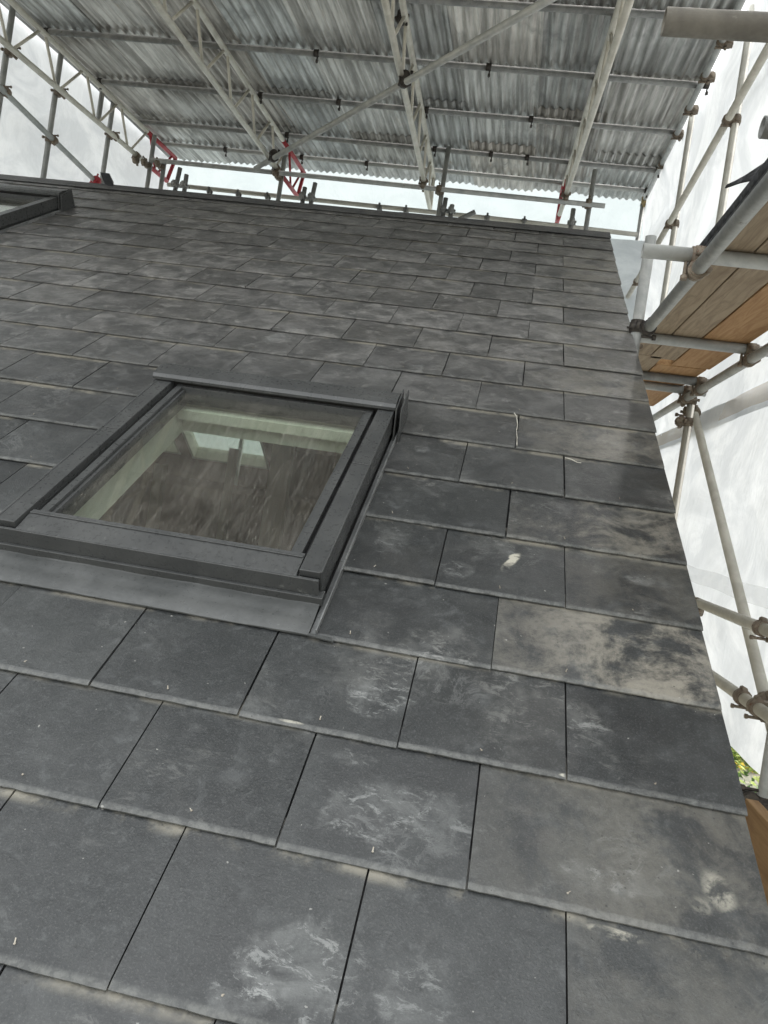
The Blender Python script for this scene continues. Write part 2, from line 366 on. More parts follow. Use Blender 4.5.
for r in range(-4, 19):
    v0 = BV[r]; g = BV[r+1]-BV[r]
    js = [0.0]
    u = -.45 if r % 2 == 0 else -.30
    while u > XL: js.append(u); u -= .30
    if js[-1]-XL < .08: js.pop()
    js.append(XL)
    if r in (2,4,6): js.remove(next(q for q in js if abs(q+.75) < .01))
    for k in range(len(js)-1):
        gap = random.uniform(.0011,.0024)
        ur = js[k]-(gap if k else -random.uniform(0,.003)); ul = js[k+1]+gap
        if k: ur += random.uniform(-.0012,.0012)
        vv = v0 + random.uniform(-.0016,.0016)
        dust = DUST.get((r,k), max(0, random.gauss(-.02,.12)) if r < 8 else max(0, random.gauss(.05,.15)))
        tone = random.random()**1.3
        if (r,k) in DARK: tone *= .2
        at = (random.random(), min(1,dust), tone)
        top = min(vv+g+.055, 4.63)
        for (a,b,c,d) in clip_poly((ul, ur, vv, vv+g), holes):
            st = random.getstate()
            cut_top = None if abs(d-(vv+g)) < 1e-6 else d
            slate(a, b, vv, g, cut_top if cut_top else top, None if abs(c-vv) < 1e-6 else c, at)
        um = (ul+ur)/2 if k else js[k+1]+.15
        if k == 0 and r % 2 == 1: um = ul+.15
        # copper disc rivet in the middle of every tail
        for uu in ([um] if True else []):
            rv = vv+.026
            if any(h[0]-.03 < uu < h[1]+.03 and h[2]-.03 < rv < h[3]+.03 for h in holes): continue
            n0 = .0134; an = random.uniform(0, 6.28)
            pts = [P(uu+.0020*math.cos(t)+.001*math.cos(an), rv+.0020*math.sin(t), n0+.0012) for t in [i*math.pi/3 for i in range(6)]]
            sl.face(pts, 1); suv.extend([(uu, rv, .05)]*6); rn.extend([(0,0,0)]*6)
            tl = [P(uu-.0010, rv-.001, n0+.0022), P(uu+.0010, rv-.001, n0+.0022), P(uu+.0010+.005*math.cos(an), rv+.004+.003*math.sin(an), n0+.003), P(uu-.0010+.005*math.cos(an), rv+.004+.003*math.sin(an), n0+.003)]
            sl.face(tl, 1); suv.extend([(uu, rv, .05)]*4); rn.extend([(0,0,0)]*4)
roof = sl.build('slate_roof', [SLATE, RIVET], house, fix=False)
me = roof.data
at1 = me.attributes.new('suv', 'FLOAT_VECTOR', 'POINT'); at1.data.foreach_set('vector', [c for p in suv for c in p])
at2 = me.attributes.new('rnd', 'FLOAT_COLOR', 'POINT'); at2.data.foreach_set('color', [c for p in rn for c in (*p, 1.0)])

# roof build-up: dark membrane and deck with openings, front and rear
def slab(F, u0, u1, v0, v1, n0, n1, hs, mb, mt=0, mside=1, mbot=2):
    us = sorted({u0,u1,*[h[0] for h in hs],*[h[1] for h in hs]}); vs = sorted({v0,v1,*[h[2] for h in hs],*[h[3] for h in hs]})
    inh = lambda a,b: (a < u0 or a > u1 or b < v0 or b > v1) or any(h[0] < a < h[1] and h[2] < b < h[3] for h in hs)
    for i in range(len(us)-1):
        for k in range(len(vs)-1):
            a,b,c,d = us[i],us[i+1],vs[k],vs[k+1]
            if inh((a+b)/2,(c+d)/2): continue
            mb.face([F(a,c,n1),F(b,c,n1),F(b,d,n1),F(a,d,n1)], mt); mb.face([F(a,c,n0),F(a,d,n0),F(b,d,n0),F(b,c,n0)], mbot)
            e = 1e-3
            for (x,y,p,q) in ((a-e,(c+d)/2,(a,c),(a,d)),(b+e,(c+d)/2,(b,d),(b,c)),((a+b)/2,c-e,(b,c),(a,c)),((a+b)/2,d+e,(a,d),(b,d))):
                if inh(x,y): mb.face([F(*p,n0),F(*q,n0),F(*q,n1),F(*p,n1)], mside)
hdeck = [(-1.575,-.88,.60,1.47), (-1.575+DU,-.88+DU,.60+DV,1.47+DV)]
d = MB(); slab(P, XL+.02, -.012, -.98, 4.62, -.095, -.006, hdeck, d)
d.build('roof_deck', [FRAMED, REVEAL, LOFT], house, fix=False)
RH = [(-4.06,-3.86,2.74,3.16), (-3.74,-2.86,2.66,3.20)]
d = MB(); slab(Q, XL, 0, .03, 5.1, -.10, -.004, RH, d, 0, 1, 2)
d.build('rear_roof_slope', [RIDGEM, REVEAL, LOFT], house, fix=True)
d = MB()
zf = P(0,-.98,-.2).z
for (x0,x1) in ((XL+.03, XL+.25), (-.28, -.06)):              # gable walls follow the slopes
    pr_ = [(-.60,-2.9),(8.0,-2.9),(8.0,-.35),(RY, RZ-.30),(-.60,-.60)]
    n_ = len(pr_); L_ = [(x0,y,z) for y,z in pr_]; R_ = [(x1,y,z) for y,z in pr_]
    d.face(L_[::-1]); d.face(R_)
    for i in range(n_): k=(i+1)%n_; d.face([L_[i],L_[k],R_[k],R_[i]])
d.box(XL+.25,-.28,-.60,-.40,-2.9,-.62); d.box(XL+.25,-.28,7.8,8.0,-2.9,-.45)
d.build('wall', RENDER, house)
d = MB(); d.box(XL+.25,-.28,-.38,7.8,-.62,-.45)
d.build('loft_floor', LOFT, house)
d = MB(); d.box(XL+.25,-2.2,4.9,5.0,-.45,.52); d.box(-2.195,-.28,4.9,5.0,-.45,.88)
d.build('loft_partition', LOFT, house)
for x, w, y, z in ((-2.12,.15,4.1,.88),(-3.05,.07,4.2,.60),(-1.62,.05,4.0,.95),(-2.52,.05,4.3,.80)):
    d = MB(); d.box(x, x+w, y, y+.08, -.449, z); d.build('loft_post', STUD, house)
# ridge cap: folded dark metal over the ridge with overlapping lengths
d = MB(); x = XL
while x < 0:
    x1 = min(x+1.15, .004); k = .002*((int((x-XL)/1.1))%2)
    for F, e in ((P, -1), (Q, 1)):
        if e == -1: d.hexa([F(x,4.50,.0155+k),F(x1,4.50,.0155+k),F(x1,4.650,.015+k),F(x,4.650,.015+k),F(x,4.498,.0185+k),F(x1,4.498,.0185+k),F(x1,4.655,.020+k),F(x,4.655,.020+k)])
        else: d.hexa([F(x1,.15,.001+k),F(x,.15,.001+k),F(x,.006,-.006+k),F(x1,.006,-.006+k),F(x1,.152,.006+k),F(x,.152,.006+k),F(x,.000,.000+k),F(x1,.000,.000+k)])
    x += 1.11
d.build('ridge_cap', RIDGEM, house)
# verge: pale undercloak strip and barge board under the slate ends
d = MB(); d.box(-.06,.0,-.95,4.60,-.0125,-.0055,0,P); d.build('undercloak', worn('undercloak_strip',(.42,.42,.39),(.52,.51,.47),.8), house)
d = MB(); d.box(-.055,-.030,-.95,4.60,-.19,-.014,0,P); d.build('barge_board', TOE, house)
d = MB(); d.box(XL,0,-1.02,-.985,-.14,.0,0,P); d.build('fascia', RIDGEM, house)
# gutter along the eaves
d = MB(); g0 = P(0,-1.02,-.05)
for i in range(8):
    a0, a1 = math.pi+i*math.pi/8, math.pi+(i+1)*math.pi/8; c = Vector((0,g0.y-.06,g0.z+.01))
    p = lambda x,a,r: (x, c.y+r*math.cos(a), c.z+r*math.sin(a))
    d.face([p(XL,a0,.056),p(0,a0,.056),p(0,a1,.056),p(XL,a1,.056)]); d.face([p(XL,a0,.053),p(XL,a1,.053),p(0,a1,.053),p(0,a0,.053)])
d.build('gutter', BLACKP, house, fix=False)

def roof_window(du, dv, label):
    L, R, B, T = W1['L'], W1['R'], W1['B'], W1['T']
    F = lambda u, v, n=0: P(u+du, v+dv, n)
    e = .003
    f = MB()   # outer frame walls
    f.box(L+.006,L+.05,B+.01,T-.02,-.004,.074,0,F); f.box(R-.05,R-.006,B+.01,T-.02,-.004,.074,0,F)
    f.box(L+.05,R-.05,B+.01,B+.05,-.004,.070,0,F); f.box(L+.05,R-.05,T-.06,T-.02,-.004,.074,0,F)
    w = f.build('roof_window', FRAMEM, house, .0015); w['label'] = label
    # sash with stepped glazing bead
    s = MB(); a, b, c, g = L+.066, R-.066, .648, 1.435
    s.box(a,a+.020,c,g,.02,.080,0,F); s.box(b-.020,b,c,g,.02,.080,0,F); s.box(a+.020,b-.020,c,c+.010,.02,.076,0,F); s.box(a+.020,b-.020,g-.02,g,.02,.080,0,F)
    s.box(a+.021,a+.030,c+.012,g-.022,.02,.071,0,F); s.box(b-.030,b-.021,c+.012,g-.022,.02,.071,0,F)
    sub(s,'sash',FRAMEM,w,.001)
    for xa, xb, va, vb, nb in ((L+.0505,L+.0655,.600,1.45,.060),(R-.0655,R-.0505,.600,1.45,.060)):
        gk = MB(); gk.box(xa,xb,va,vb,.02,nb,0,F); sub(gk,'gasket',FRAMED,w)
    # four cover strips with a butt joint
    for side in (0,1):
        for (v0,v1) in ((B+.004,1.068),(1.071,1.4355)):
            k = MB()
            o0, o1 = (L, L+.050) if side == 0 else (R-.050, R)
            k.box(o0,o1,v0,v1,.0745,.0915,0,F)
            x0, x1 = (L-.002,L+.004) if side == 0 else (R-.004,R+.002)
            k.box(x0,x1,v0,v1,.030,.0935,0,F)
            sub(k,'side_cover',FRAMEM,w,.0015)
    # lower cover: sloping top, front lip
    k = MB()
    k.hexa([F(L+.055,B-.004,.066),F(R-.055,B-.004,.066),F(R-.055,.647,.0755),F(L+.055,.647,.0755),F(L+.055,B-.004,.0795),F(R-.055,B-.004,.0795),F(R-.055,.647,.0865),F(L+.055,.647,.0865)])
    k.box(L+.002,R-.002,B-.012,B-.0045,.040,.0805,0,F)
    k.box(L+.056,R-.056,.630,.637,.0862,.0885,0,F)
    sub(k,'bottom_cover',FRAMEM,w,.0015)
    k = MB(); k.box(L-.004,R+.008,B-.020,B+.0095,.018,.0395,0,F); sub(k,'bottom_rail',FRAMEM,w,.0015)
    # rounded top hood
    k = MB(); prof = [(1.413,.097),(1.413,.106),(1.424,.114),(1.450,.1185),(1.480,.1195),(1.505,.116),(1.525,.105),(1.537,.086),(1.540,.030),(1.530,.030),(1.526,.099),(1.44,.103),(1.418,.097)]
    for i in range(len(prof)):
        p0, p1 = prof[i], prof[(i+1)%len(prof)]
        k.face([F(L-.012,*p0),F(R+.006,*p0),F(R+.006,*p1),F(L-.012,*p1)],0,False)
    for x in (L-.012, R+.006): k.face([F(x,*p) for p in prof[:8]+[(1.537,.05),(1.44,.09)]])
    sub(k,'top_hood',FRAMEM,w)
    k = MB(); k.box(L+.008,R-.008,1.4365,1.524,.03,.0985,0,F); sub(k,'hood_gap_shade',FRAMED,w)  # black block painting in the shade of the gap under the hood
    # upstand end plates at the top corners
    for x in (R+.008, R+.024):
        k = MB(); k.hexa([F(x,1.375,.012),F(x+.004,1.375,.012),F(x+.004,1.535,.012),F(x,1.535,.012),F(x,1.405,.108),F(x+.004,1.405,.108),F(x+.004,1.53,.120),F(x,1.53,.120)])
        sub(k,'corner_bracket',FRAMEM,w,.0008)
    k = MB(); k.hexa([F(L-.022,1.375,.012),F(L-.016,1.375,.012),F(L-.016,1.545,.012),F(L-.022,1.545,.012),F(L-.022,1.40,.080),F(L-.016,1.40,.080),F(L-.016,1.54,.088),F(L-.022,1.54,.088)])
    sub(k,'corner_bracket',FRAMEM,w,.0008)
    # flashings
    for x0, x1, xa, xb in ((R+.003,R+.016,R+.0165,R+.020),(L-.016,L-.003,L-.020,L-.0165)):
        k = MB(); k.box(x0,x1,.475,1.53,.002,.008,0,F); k.box(xa,xb,.475,1.53,.002,.024,0,F)
        sub(k,'side_flashing',FLASH,w,.0006)
    k = MB(); k.box(L-.02,R+.02,1.5405,1.592,.004,.014,0,F); sub(k,'top_flashing',LEAD,w)
    k = MB(); N = 40; x0, x1 = L-.022, R+.003
    vs = [(.4665,.0135),(.470,.0150),(.51,.0165),(.552,.0205),(.560,.0225),(.567,.030)]
    for i in range(N):
        ua, ub = x0+(x1-x0)*i/N, x0+(x1-x0)*(i+1)/N
        for j in range(len(vs)-1):
            q = [(ua,vs[j]),(ub,vs[j]),(ub,vs[j+1]),(ua,vs[j+1])]
            k.face([F(u_, vn[0]+.0006*math.sin(u_*40), vn[1]+.0010*math.sin(u_*23+vn[0]*60)+.0006*math.sin(u_*71)) for u_, vn in q],0,True)
        k.face([F(ua,.4665+.0006*math.sin(ua*40),.0135+.0010*math.sin(ua*23+.4665*60)+.0006*math.sin(ua*71)),F(ua,.4665,.0105),F(ub,.4665,.0105),F(ub,.4665+.0006*math.sin(ub*40),.0135+.0010*math.sin(ub*23+.4665*60)+.0006*math.sin(ub*71))],0)
    k.hexa([F(R+.002,.4655,.011),F(R+.060,.4600,.011),F(R+.052,.472,.010),F(R+.002,.472,.010),F(R+.002,.4655,.015),F(R+.060,.4600,.0145),F(R+.052,.472,.0145),F(R+.002,.472,.015)])
    ap = sub(k,'apron_flashing',LEAD,w)
    bm = bmesh.new(); bm.from_mesh(ap.data); bmesh.ops.remove_doubles(bm, verts=bm.verts, dist=1e-5); bmesh.ops.recalc_face_normals(bm, faces=bm.faces); bm.to_mesh(ap.data); bm.free()
    # pane
    k = MB(); ga, gb, gc, gd = a+.030, b-.030, c+.009, g-.018
    k.box(ga,gb,gc,gd,.056,.060,0,F)
    gp = sub(k,'glass_pane',GLASS,w)
    att = gp.data.attributes.new('suv','FLOAT_VECTOR','POINT')
    att.data.foreach_set('vector',[c_ for v_ in gp.data.vertices for c_ in (v_.co.x, v_.co.y/CA, 0.0)])
    # plaster reveal inside
    k = MB(); a0,a1,b0,b1 = L+.053,R-.053,.606,1.457
    for q in (((a0,b0),(a0,b1)),((a1,b1),(a1,b0)),((a0,b1),(a1,b1)),((a1,b0),(a0,b0))):
        k.face([F(*q[0],-.105),F(*q[1],-.105),F(*q[1],.050),F(*q[0],.050)])
    k.box(a0+.01,a1-.01,b1-.050,b1-.02,-.035,.000,0,F)
    sub(k,'reveal_lining',REVEAL,w,fix=False)
    return w
roof_window(0,0,'larger roof window in the middle of the slope, rain-marked glass')
roof_window(DU,DV,'roof window cut by the left edge of the picture, up near the ridge')
for h in RH:  # added rear rooflights; sky through them stands in for reflections in the pane
    d = MB(); F = Q
    a,b,c,e_ = h[0]+.002,h[1]-.002,h[2]+.002,h[3]-.002
    d.box(a,a+.025,c,e_,-.1,.05,0,F); d.box(b-.025,b,c,e_,-.1,.05,0,F); d.box(a+.025,b-.025,c,c+.025,-.1,.05,0,F); d.box(a+.025,b-.025,e_-.025,e_,-.1,.05,0,F)
    w = d.build('added_rear_rooflight', REVEAL, house)
    d = MB(); d.box(a+.026,b-.026,c+.026,e_-.026,0,.004,0,F); gp = sub(d,'glass_pane',GLASS,w)
    att = gp.data.attributes.new('suv','FLOAT_VECTOR','POINT'); att.data.foreach_set('vector',[c_ for v_ in gp.data.vertices for c_ in (v_.co.x, v_.co.y, 0.0)])

# ------------------------------------------------------------ scaffolding parts
def perp(d):
    t = Vector((0,0,1)) if abs(d.z) < .9 else Vector((1,0,0))
    return d.cross(t).normalized()
def coupler_mesh(d1, d2, off, mb, at, r=.030, ln=.055, seg=12):
    """double coupler: one split band round each tube, two hinge blocks and two eye bolts"""
    at = Vector(at); d1 = Vector(d1).normalized(); d2 = Vector(d2).normalized(); off = Vector(off)
    for c, dd, sgn in ((at, d1, -1), (at+off, d2, 1)):
        mb.tube(c-dd*ln/2, c+dd*ln/2, r, seg, hollow=False)
        mb.tube(c-dd*ln*.30, c+dd*ln*.30, r*1.13, seg, hollow=False)
        o = off.normalized() if off.length > 1e-4 else perp(dd)
        s = dd.cross(o).normalized()
        p = c + s*(r+.010)
        mb.tube(p-o*.036, p+o*.036, .0065, 6, hollow=False)
        mb.tube(p+o*.022, p+o*.038, .0125, 6, hollow=False)
        mb.tube(p-o*.038, p-o*.028, .010, 6, hollow=False)
        p2 = c - s*(r+.004); mb.tube(p2-dd*.020, p2+dd*.020, .011, 8, hollow=False)
def coupler(parent, at, d1, d2=(0,0,1), off=(0,0,0), mat=None, r=.030):
    mb = MB(); coupler_mesh(d1, d2, off, mb, at, r)
    return sub(mb, 'coupler', mat or RUST, parent)
def pole(parent, name, a, b, mat=GALV, seg=16, label=None, r=.02415):
    mb = MB(); mb.tube(a, b, r, seg)
    return sub(mb, name, mat, parent, label=label, fix=False)

# right-hand gable scaffold
gs = empty('gable_scaffold', (.34, 3.2, -2.9), 'tube scaffold with boarded lift standing along the right verge of the roof', 'scaffold')
XI, XO = .055, .61
pole(gs,'ledger',(XI+.010,-.60,1.50),(XI+.010,2.30,1.50),GALV,24)
pole(gs,'ledger',(XO,-.60,1.50),(XO,5.10,1.50),GALV,20)
pole(gs,'ledger',(XI+.010,3.2,1.375),(XI+.010,4.9,1.375),GALVD,16)
for y, z, x0, x1, m_ in ((.322,1.548,-.316,.72,BROWNT),(.668,1.552,-.018,.70,GALVD),(1.480,1.548,-.122,.74,GALV),(2.60,1.548,.02,.72,GALV),(3.45,1.548,.03,.66,GALVD),(3.74,1.548,.03,.72,GALV)):
    pole(gs,'transom',(x0,y,z),(x1,y,z),m_,28 if y < 1 else 20)
    for x in (XI+.010, XO): 
        if x0 < x: coupler(gs,(x,y,z),(1,0,0),(0,1,0),(0,0,-.048),RUST)
for y, zt, zb in ((2.25,1.90,-2.9),(4.85,1.72,-2.9),(-.35,2.4,-2.9)):
    pole(gs,'standard',(XI-.038,y,zb),(XI-.038,y,zt),GALV,18)
    coupler(gs,(XI-.038,y,1.50),(0,0,1),(0,1,0),(.048,0,0),BLACKST)
for y, zb, zt, m_ in ((1.79,-2.9,.62,GALV),(3.80,-2.9,4.02,CREAMT),(5.28,-2.9,4.20,CREAMT),(7.35,-2.9,4.34,GALV),(-.4,-2.9,4.0,GALV)):
    pole(gs,'standard',(XO+.048,y,zb),(XO+.048,y,zt),m_,18)
for y in (3.80,):
    coupler(gs,(XO+.048,y,1.50),(0,0,1),(0,1,0),(-.048,0,0)); coupler(gs,(XO+.048,y,1.36),(0,0,1),(0,1,0),(-.048,0,0))
pole(gs,'guard_rail',(XO,-.5,.300),(XO,3.6,.300),CREAMT,18); pole(gs,'guard_rail',(XO,-.5,.005),(XO,3.7,.005),CREAMT,18)
coupler(gs,(XO,1.93,.30),(0,1,0),(0,0,1),(.048,0,0)); coupler(gs,(XO,2.82,.292),(0,1,0),(1,0,0),(0,0,-.03))
coupler(gs,(XO,1.86,.005),(0,1,0),(0,0,1),(.048,0,0)); coupler(gs,(XO,2.02,.005),(0,1,0),(0,.77,.63),(.09,0,0))
pole(gs,'brace',(.70,4.02,1.56),(.70,1.60,-.32),CREAMT,20)
coupler(gs,(.66,3.86,1.44),(0,0,1),(0,.79,.61),(.045,0,0))
pole(gs,'guard_rail',(XO,7.42,3.115),(XO,1.7,3.40),CREAMT,18)
for y, z in ((6.6,3.155),(5.28,3.22),(3.80,3.296),(3.0,3.335)): coupler(gs,(XO,y,z),(0,1,-.05),(0,0,1),(.048,0,0),RUST)
coupler(gs,(XO+.048,1.79,-.33),(0,0,1),(0,1,0),(-.05,0,0),BLACKST,.034); coupler(gs,(XO+.048,1.79,-.41),(0,0,1),(1,0,0),(-.03,.05,0),BLACKST,.034)
pole(gs,'ledger',(XO-.03,-.5,-.41),(XO-.03,4.0,-.41),GALVD,16); pole(gs,'transom',(.03,1.84,-.46),(.75,1.84,-.46),GALVD,16)
pole(gs,'transom',(.10,1.05,-.16),(.42,1.9,-.44),CREAMT,16)
for y in (-.4, 3.80, 5.28):
    pass
# scaffold boards resting on the transoms
def board(x0, x1, y0, y1, z, mat, label, group='scaffold boards on the right-hand lift'):
    mb = MB(); n = 10
    for i in range(n):
        ya, yb = y0+(y1-y0)*i/n, y0+(y1-y0)*(i+1)/n
        mb.box(x0,x1,ya,yb,z,z+.038)
    o = bpy.data.objects.new('tmp',None)
    mb = MB(); mb.box(x0,x1,y0,y1,z,z+.038)
    w = mb.build('scaffold_board', mat, None, .003)
    bpy.data.objects.remove(o)
    c = Vector(((x0+x1)/2,(y0+y1)/2,z)); w.data.transform(Matrix.Translation(-c)); w.location = c
    return tag(w, label, 'scaffold board', group)
ZB = 1.574
board(.100,.232,-.45,3.05,ZB,BOARDG,'narrow weathered grey board nearest the roof, under the long lift tube')
board(.237,.374,-.45,3.10,ZB,BOARDG,'weathered grey board in the middle of the three long boards')
board(.381,.592,-.45,3.22,ZB,BOARDO,'orange-brown scaffold board on the outer side of the nearer bay')
board(.100,.300,3.06,4.95,ZB,BOARDG,'short grey board in the far bay beside the roof verge')
board(.306,.580,3.24,4.60,ZB,BOARDO,'orange-brown board end in the far bay beside the white sheeting')
# black membrane draped over the lift edge
mb = MB(); N = 14
def mem(t, q):                      # long strip standing along the board edge, then a lifted corner flap
    y = 1.84-.95*t
    return (.092-.006*q, y, 1.572+.060*q*min(1,t*4+.3)+.003*math.sin(t*5+q))
for i in range(N):
    for k in range(2): mb.face([mem(i/N,k/2),mem((i+1)/N,k/2),mem((i+1)/N,(k+1)/2),mem(i/N,(k+1)/2)],0,True)
bl = mb.build('black_membrane', BLACKP, None, fix=False)
s_ = bl.modifiers.new('thick','SOLIDIFY'); s_.thickness = .004
tag(bl,'long thin strip of black plastic along the board edge of the right-hand lift','membrane')
mb = MB()
def flap(t, q):
    a_ = Vector((.07,1.30,1.70)).lerp(Vector((.24,.93,1.62)), t); b_ = Vector((.075,1.29,1.705)).lerp(Vector((.30,1.02,1.83)), t)
    return a_.lerp(b_, q)+Vector((0,0,.006*math.sin(t*7+q*3)))
for i in range(6):
    for k in range(3): mb.face([flap(i/6,k/3),flap((i+1)/6,k/3),flap((i+1)/6,(k+1)/3),flap(i/6,(k+1)/3)],0,True)
bl = mb.build('membrane_flap', BLACKP, None, fix=False)
s_ = bl.modifiers.new('thick','SOLIDIFY'); s_.thickness = .004
tag(bl,'pointed black flap of plastic sticking out above the right-hand scaffold lift','membrane')
# timber toe board at eaves lift
mb = MB(); mb.box(.30,.335,-.5,1.005,-.305,-.084); tb = mb.build('toe_board', TOE, None, .003)
tag(tb,'plain brown timber board on edge at the lower right beside the verge','board')

# left gable scaffold
ls = empty('gable_scaffold', (-4.9, 5.0, -2.9), 'slim tube scaffold with long diagonal in front of the left white sheeting', 'scaffold')
for y, zb, zt in ((4.32,-2.9,4.10),(4.99,-2.9,4.16),(5.90,-2.9,4.20),(3.0,-2.9,3.9)):
    pole(ls,'standard',(-4.87,y,zb),(-4.87,y,zt),GALV)
for y in (5.64,): pole(ls,'standard',(-4.84,y,3.85),(-4.84,y,4.19),GALV)
pole(ls,'brace',(-4.82,3.6,3.41),(-4.82,5.72,3.29),GALV)
coupler(ls,(-4.82,4.32,3.385),(0,1,0),(0,0,1),(-.048,0,0)); coupler(ls,(-4.82,4.99,3.335),(0,1,0),(0,0,1),(-.048,0,0))
for y, z in ((4.32,3.70),(4.99,3.755),(5.90,3.835)): coupler(ls,(-4.79,y,z),(0,1,0),(0,0,1),(-.06,0,0))
rc = MB(); coupler_mesh((0,1,0),(0,0,1),(-.05,.07,0),rc,(-4.80,5.70,3.295),.036); rc.tube((-4.80,5.66,3.29),(-4.84,5.92,3.275),.026,10,hollow=False)
sub(rc,'coupler',RED,ls,label='red painted coupler at the foot of the diagonal')

# rear scaffold behind the ridge
rs = empty('rear_scaffold', (-2.2, 6.4, -2.9), 'low tube scaffold with upright stubs seen just beyond the ridge', 'scaffold')
YA = 6.40
pole(rs,'ledger',(-4.62,6.353,3.828),(.165,6.353,3.776),GALV,14)
pole(rs,'ledger',(-4.72,6.98,3.835),(-.9,6.98,3.80),CREAMT,14); pole(rs,'ledger',(-.9,6.98,3.80),(.60,6.98,3.775),CREAMT,14)
for xb, xt, zt in ((-4.685,-4.677,4.139),(-3.202,-3.186,4.04),(-1.468,-1.469,4.276),(.017,.024,4.167),(-4.517,-4.521,3.855)):
    pole(rs,'standard',(xb-.003,6.453,-2.9 if zt > 3.9 else 3.4),(xt,6.453,zt),GALV,14)
    coupler(rs,(xt-.02,6.353,3.80),(1,0,0),(0,0,1),(0,.08,0),RUST)
for x, dx, zt in ((-4.40,.045,3.833),(-4.266,-.005,3.766),(-2.942,.01,3.747),(-2.862,.035,3.804),(-1.434,.01,3.771),(-1.348,0,3.708),(-.124,0,3.781)):
    pole(rs,'upright_stub',(x,6.50,3.30),(x+dx,6.50,zt),GALVD,12)
    coupler(rs,(x+dx*.6,6.50,3.64),(0,0,1),(1,0,0),(0,-.05,0),GALVD,.026)
pole(rs,'upright_stub',(-1.32,6.45,3.50),(-1.10,6.45,3.64),GALVD,12)
for x in (-4.2,-3.85,-3.5,-2.2,-1.9,-1.0,-.6): coupler(rs,(x,6.98,3.80),(1,0,0),(1,0,0),(0,0,.001),GALVD,.027)

# ------------------------------------------------------------ temporary roof
tr = empty('temporary_roof', (-2.2, 4.5, 3.8), 'corrugated steel temporary roof on white lattice beams overhead', 'temporary roof')
DZ = .089; SK = -.0212
def bz(y): return 3.864 + (y-6.353)*DZ
YR0 = .35
def lattice(xr, y0, yend, ytop_end, red_from=None, H=.324, n=None, mat=CREAM):
    """ladder beam: two chords, raking lacing bars, tapered nose; xr = x at y 6.353"""
    X = lambda y: xr + (y-6.353)*SK
    B = lambda y, h=0: Vector((X(y), y, bz(y)+h))
    yr = red_from or 99
    mb = MB(); rd = MB()
    cb = min(yend, yr); ct = min(ytop_end, yr)
    mb.tube(B(y0), B(cb), .0242, 14, hollow=False); mb.tube(B(y0,H), B(ct,H), .0242, 14, hollow=False)
    tgt = rd if red_from else mb
    if red_from: rd.tube(B(cb), B(yend), .0242, 12, hollow=False); rd.tube(B(ct,H), B(ytop_end,H), .0242, 12, hollow=False)
    tgt.tube(B(ytop_end,H), B(yend,.0), .022, 12, hollow=False)
    k = 0; y = yend-.28
    while y > y0+.35:
        t = rd if (red_from and y > yr) else mb
        t.tube(B(y-.03), B(y-.27,H), .0125, 10, hollow=False); t.tube(B(y+.03), B(min(y+.33, ytop_end-.02),H), .0125, 10, hollow=False)
        y -= .66
    o = sub(mb,'lattice_beam',mat,tr)
    if red_from: sub(rd,'end_section',RED,o,label='red painted end of the beam')
    for yc in (6.353,):
        cm = MB(); coupler_mesh((0,1,DZ),(1,0,0),(0,0,-.055),cm,B(yc),.032); sub(cm,'coupler',RUST,o)
    return o
lattice(-4.795,YR0,7.12,7.26,6.50)
lattice(-3.223,YR0,7.24,7.37,6.42)
lattice(-1.656,YR0,7.27,7.12)
lattice(-.222,YR0,7.33,7.25,7.0)
def skin(p0, p1, lift): pass
PY = [1.30,2.18,3.05,3.932,4.71,5.56,6.44,7.02]
for i, y in enumerate(PY):
    dyl = -.07 if 3.9 < y < 6.9 else -.06
    zl = bz(y)+.324+.049
    pole(tr,'purlin',(-4.86,y+dyl,bz(y+dyl)+.373),(.655,y+.085*(y>4)+.01,bz(y+.085)+.373),GALVD if y < 6.9 else GALV,14)
    xs = [-4.8,-4.1,-3.20,-2.45,-1.63,-1.05,-.68,-.20,.62]
    for x in xs:
        if random.random() < .5 or x == .62:
            yy = y+dyl+(x+4.86)/5.5*.15
            cm = MB(); z = bz(yy)+.373; cm.tube((x,yy,z),(x+.04,yy,z),.0285,10,hollow=False)
            xx = x+.03; cm.tube((xx,yy,z-.02),(xx+random.uniform(-.01,.01),yy+.01,z-.075),.006,6,hollow=False); cm.tube((xx,yy,z-.055),(xx,yy,z-.075),.011,6,hollow=False)
            sub(cm,'coupler',BLACKST,tr)
# verge tubes along both edges
pole(tr,'edge_tube',(.478,1.0,bz(1.0)+.345),(.668,7.50,bz(7.5)+.345),GALV,16); pole(tr,'edge_tube',(-4.80,1.0,bz(1.0)+.43),(-4.98,7.45,bz(7.45)+.40),GALVD,14)
for y in (2.6,4.15,4.62,5.15,5.62,6.3): coupler(tr,(.478+.19*(y-1)/6.5,y,bz(y)+.345),(0,1,DZ),(0,0,1),(.045,0,0),RUST)
coupler(tr,(.66,7.30,bz(7.3)+.33),(1,0,0),(0,0,1),(.03,.02,-.03),worn('ochre_coupler',(.30,.22,.10),(.40,.31,.16),.6),.036)
# long flat diagonal under the beams
pole(tr,'brace',(-3.42,6.28,bz(6.28)-.052),(-.45,2.95,bz(2.95)-.052),GALV,20)
coupler(tr,(-1.578,4.215,bz(4.215)-.052),(.665,-.747,-.066),(0,1,DZ),(0,0,.05),BLACKST,.033)
coupler(tr,(-3.12,5.95,bz(5.95)-.052),(.665,-.747,-.066),(0,1,DZ),(0,0,.05),BLACKST,.033)
coupler(tr,(-1.64,4.07,bz(4.07)+.324),(0,1,DZ),(1,0,0),(0,0,.03),BLACKST,.033)

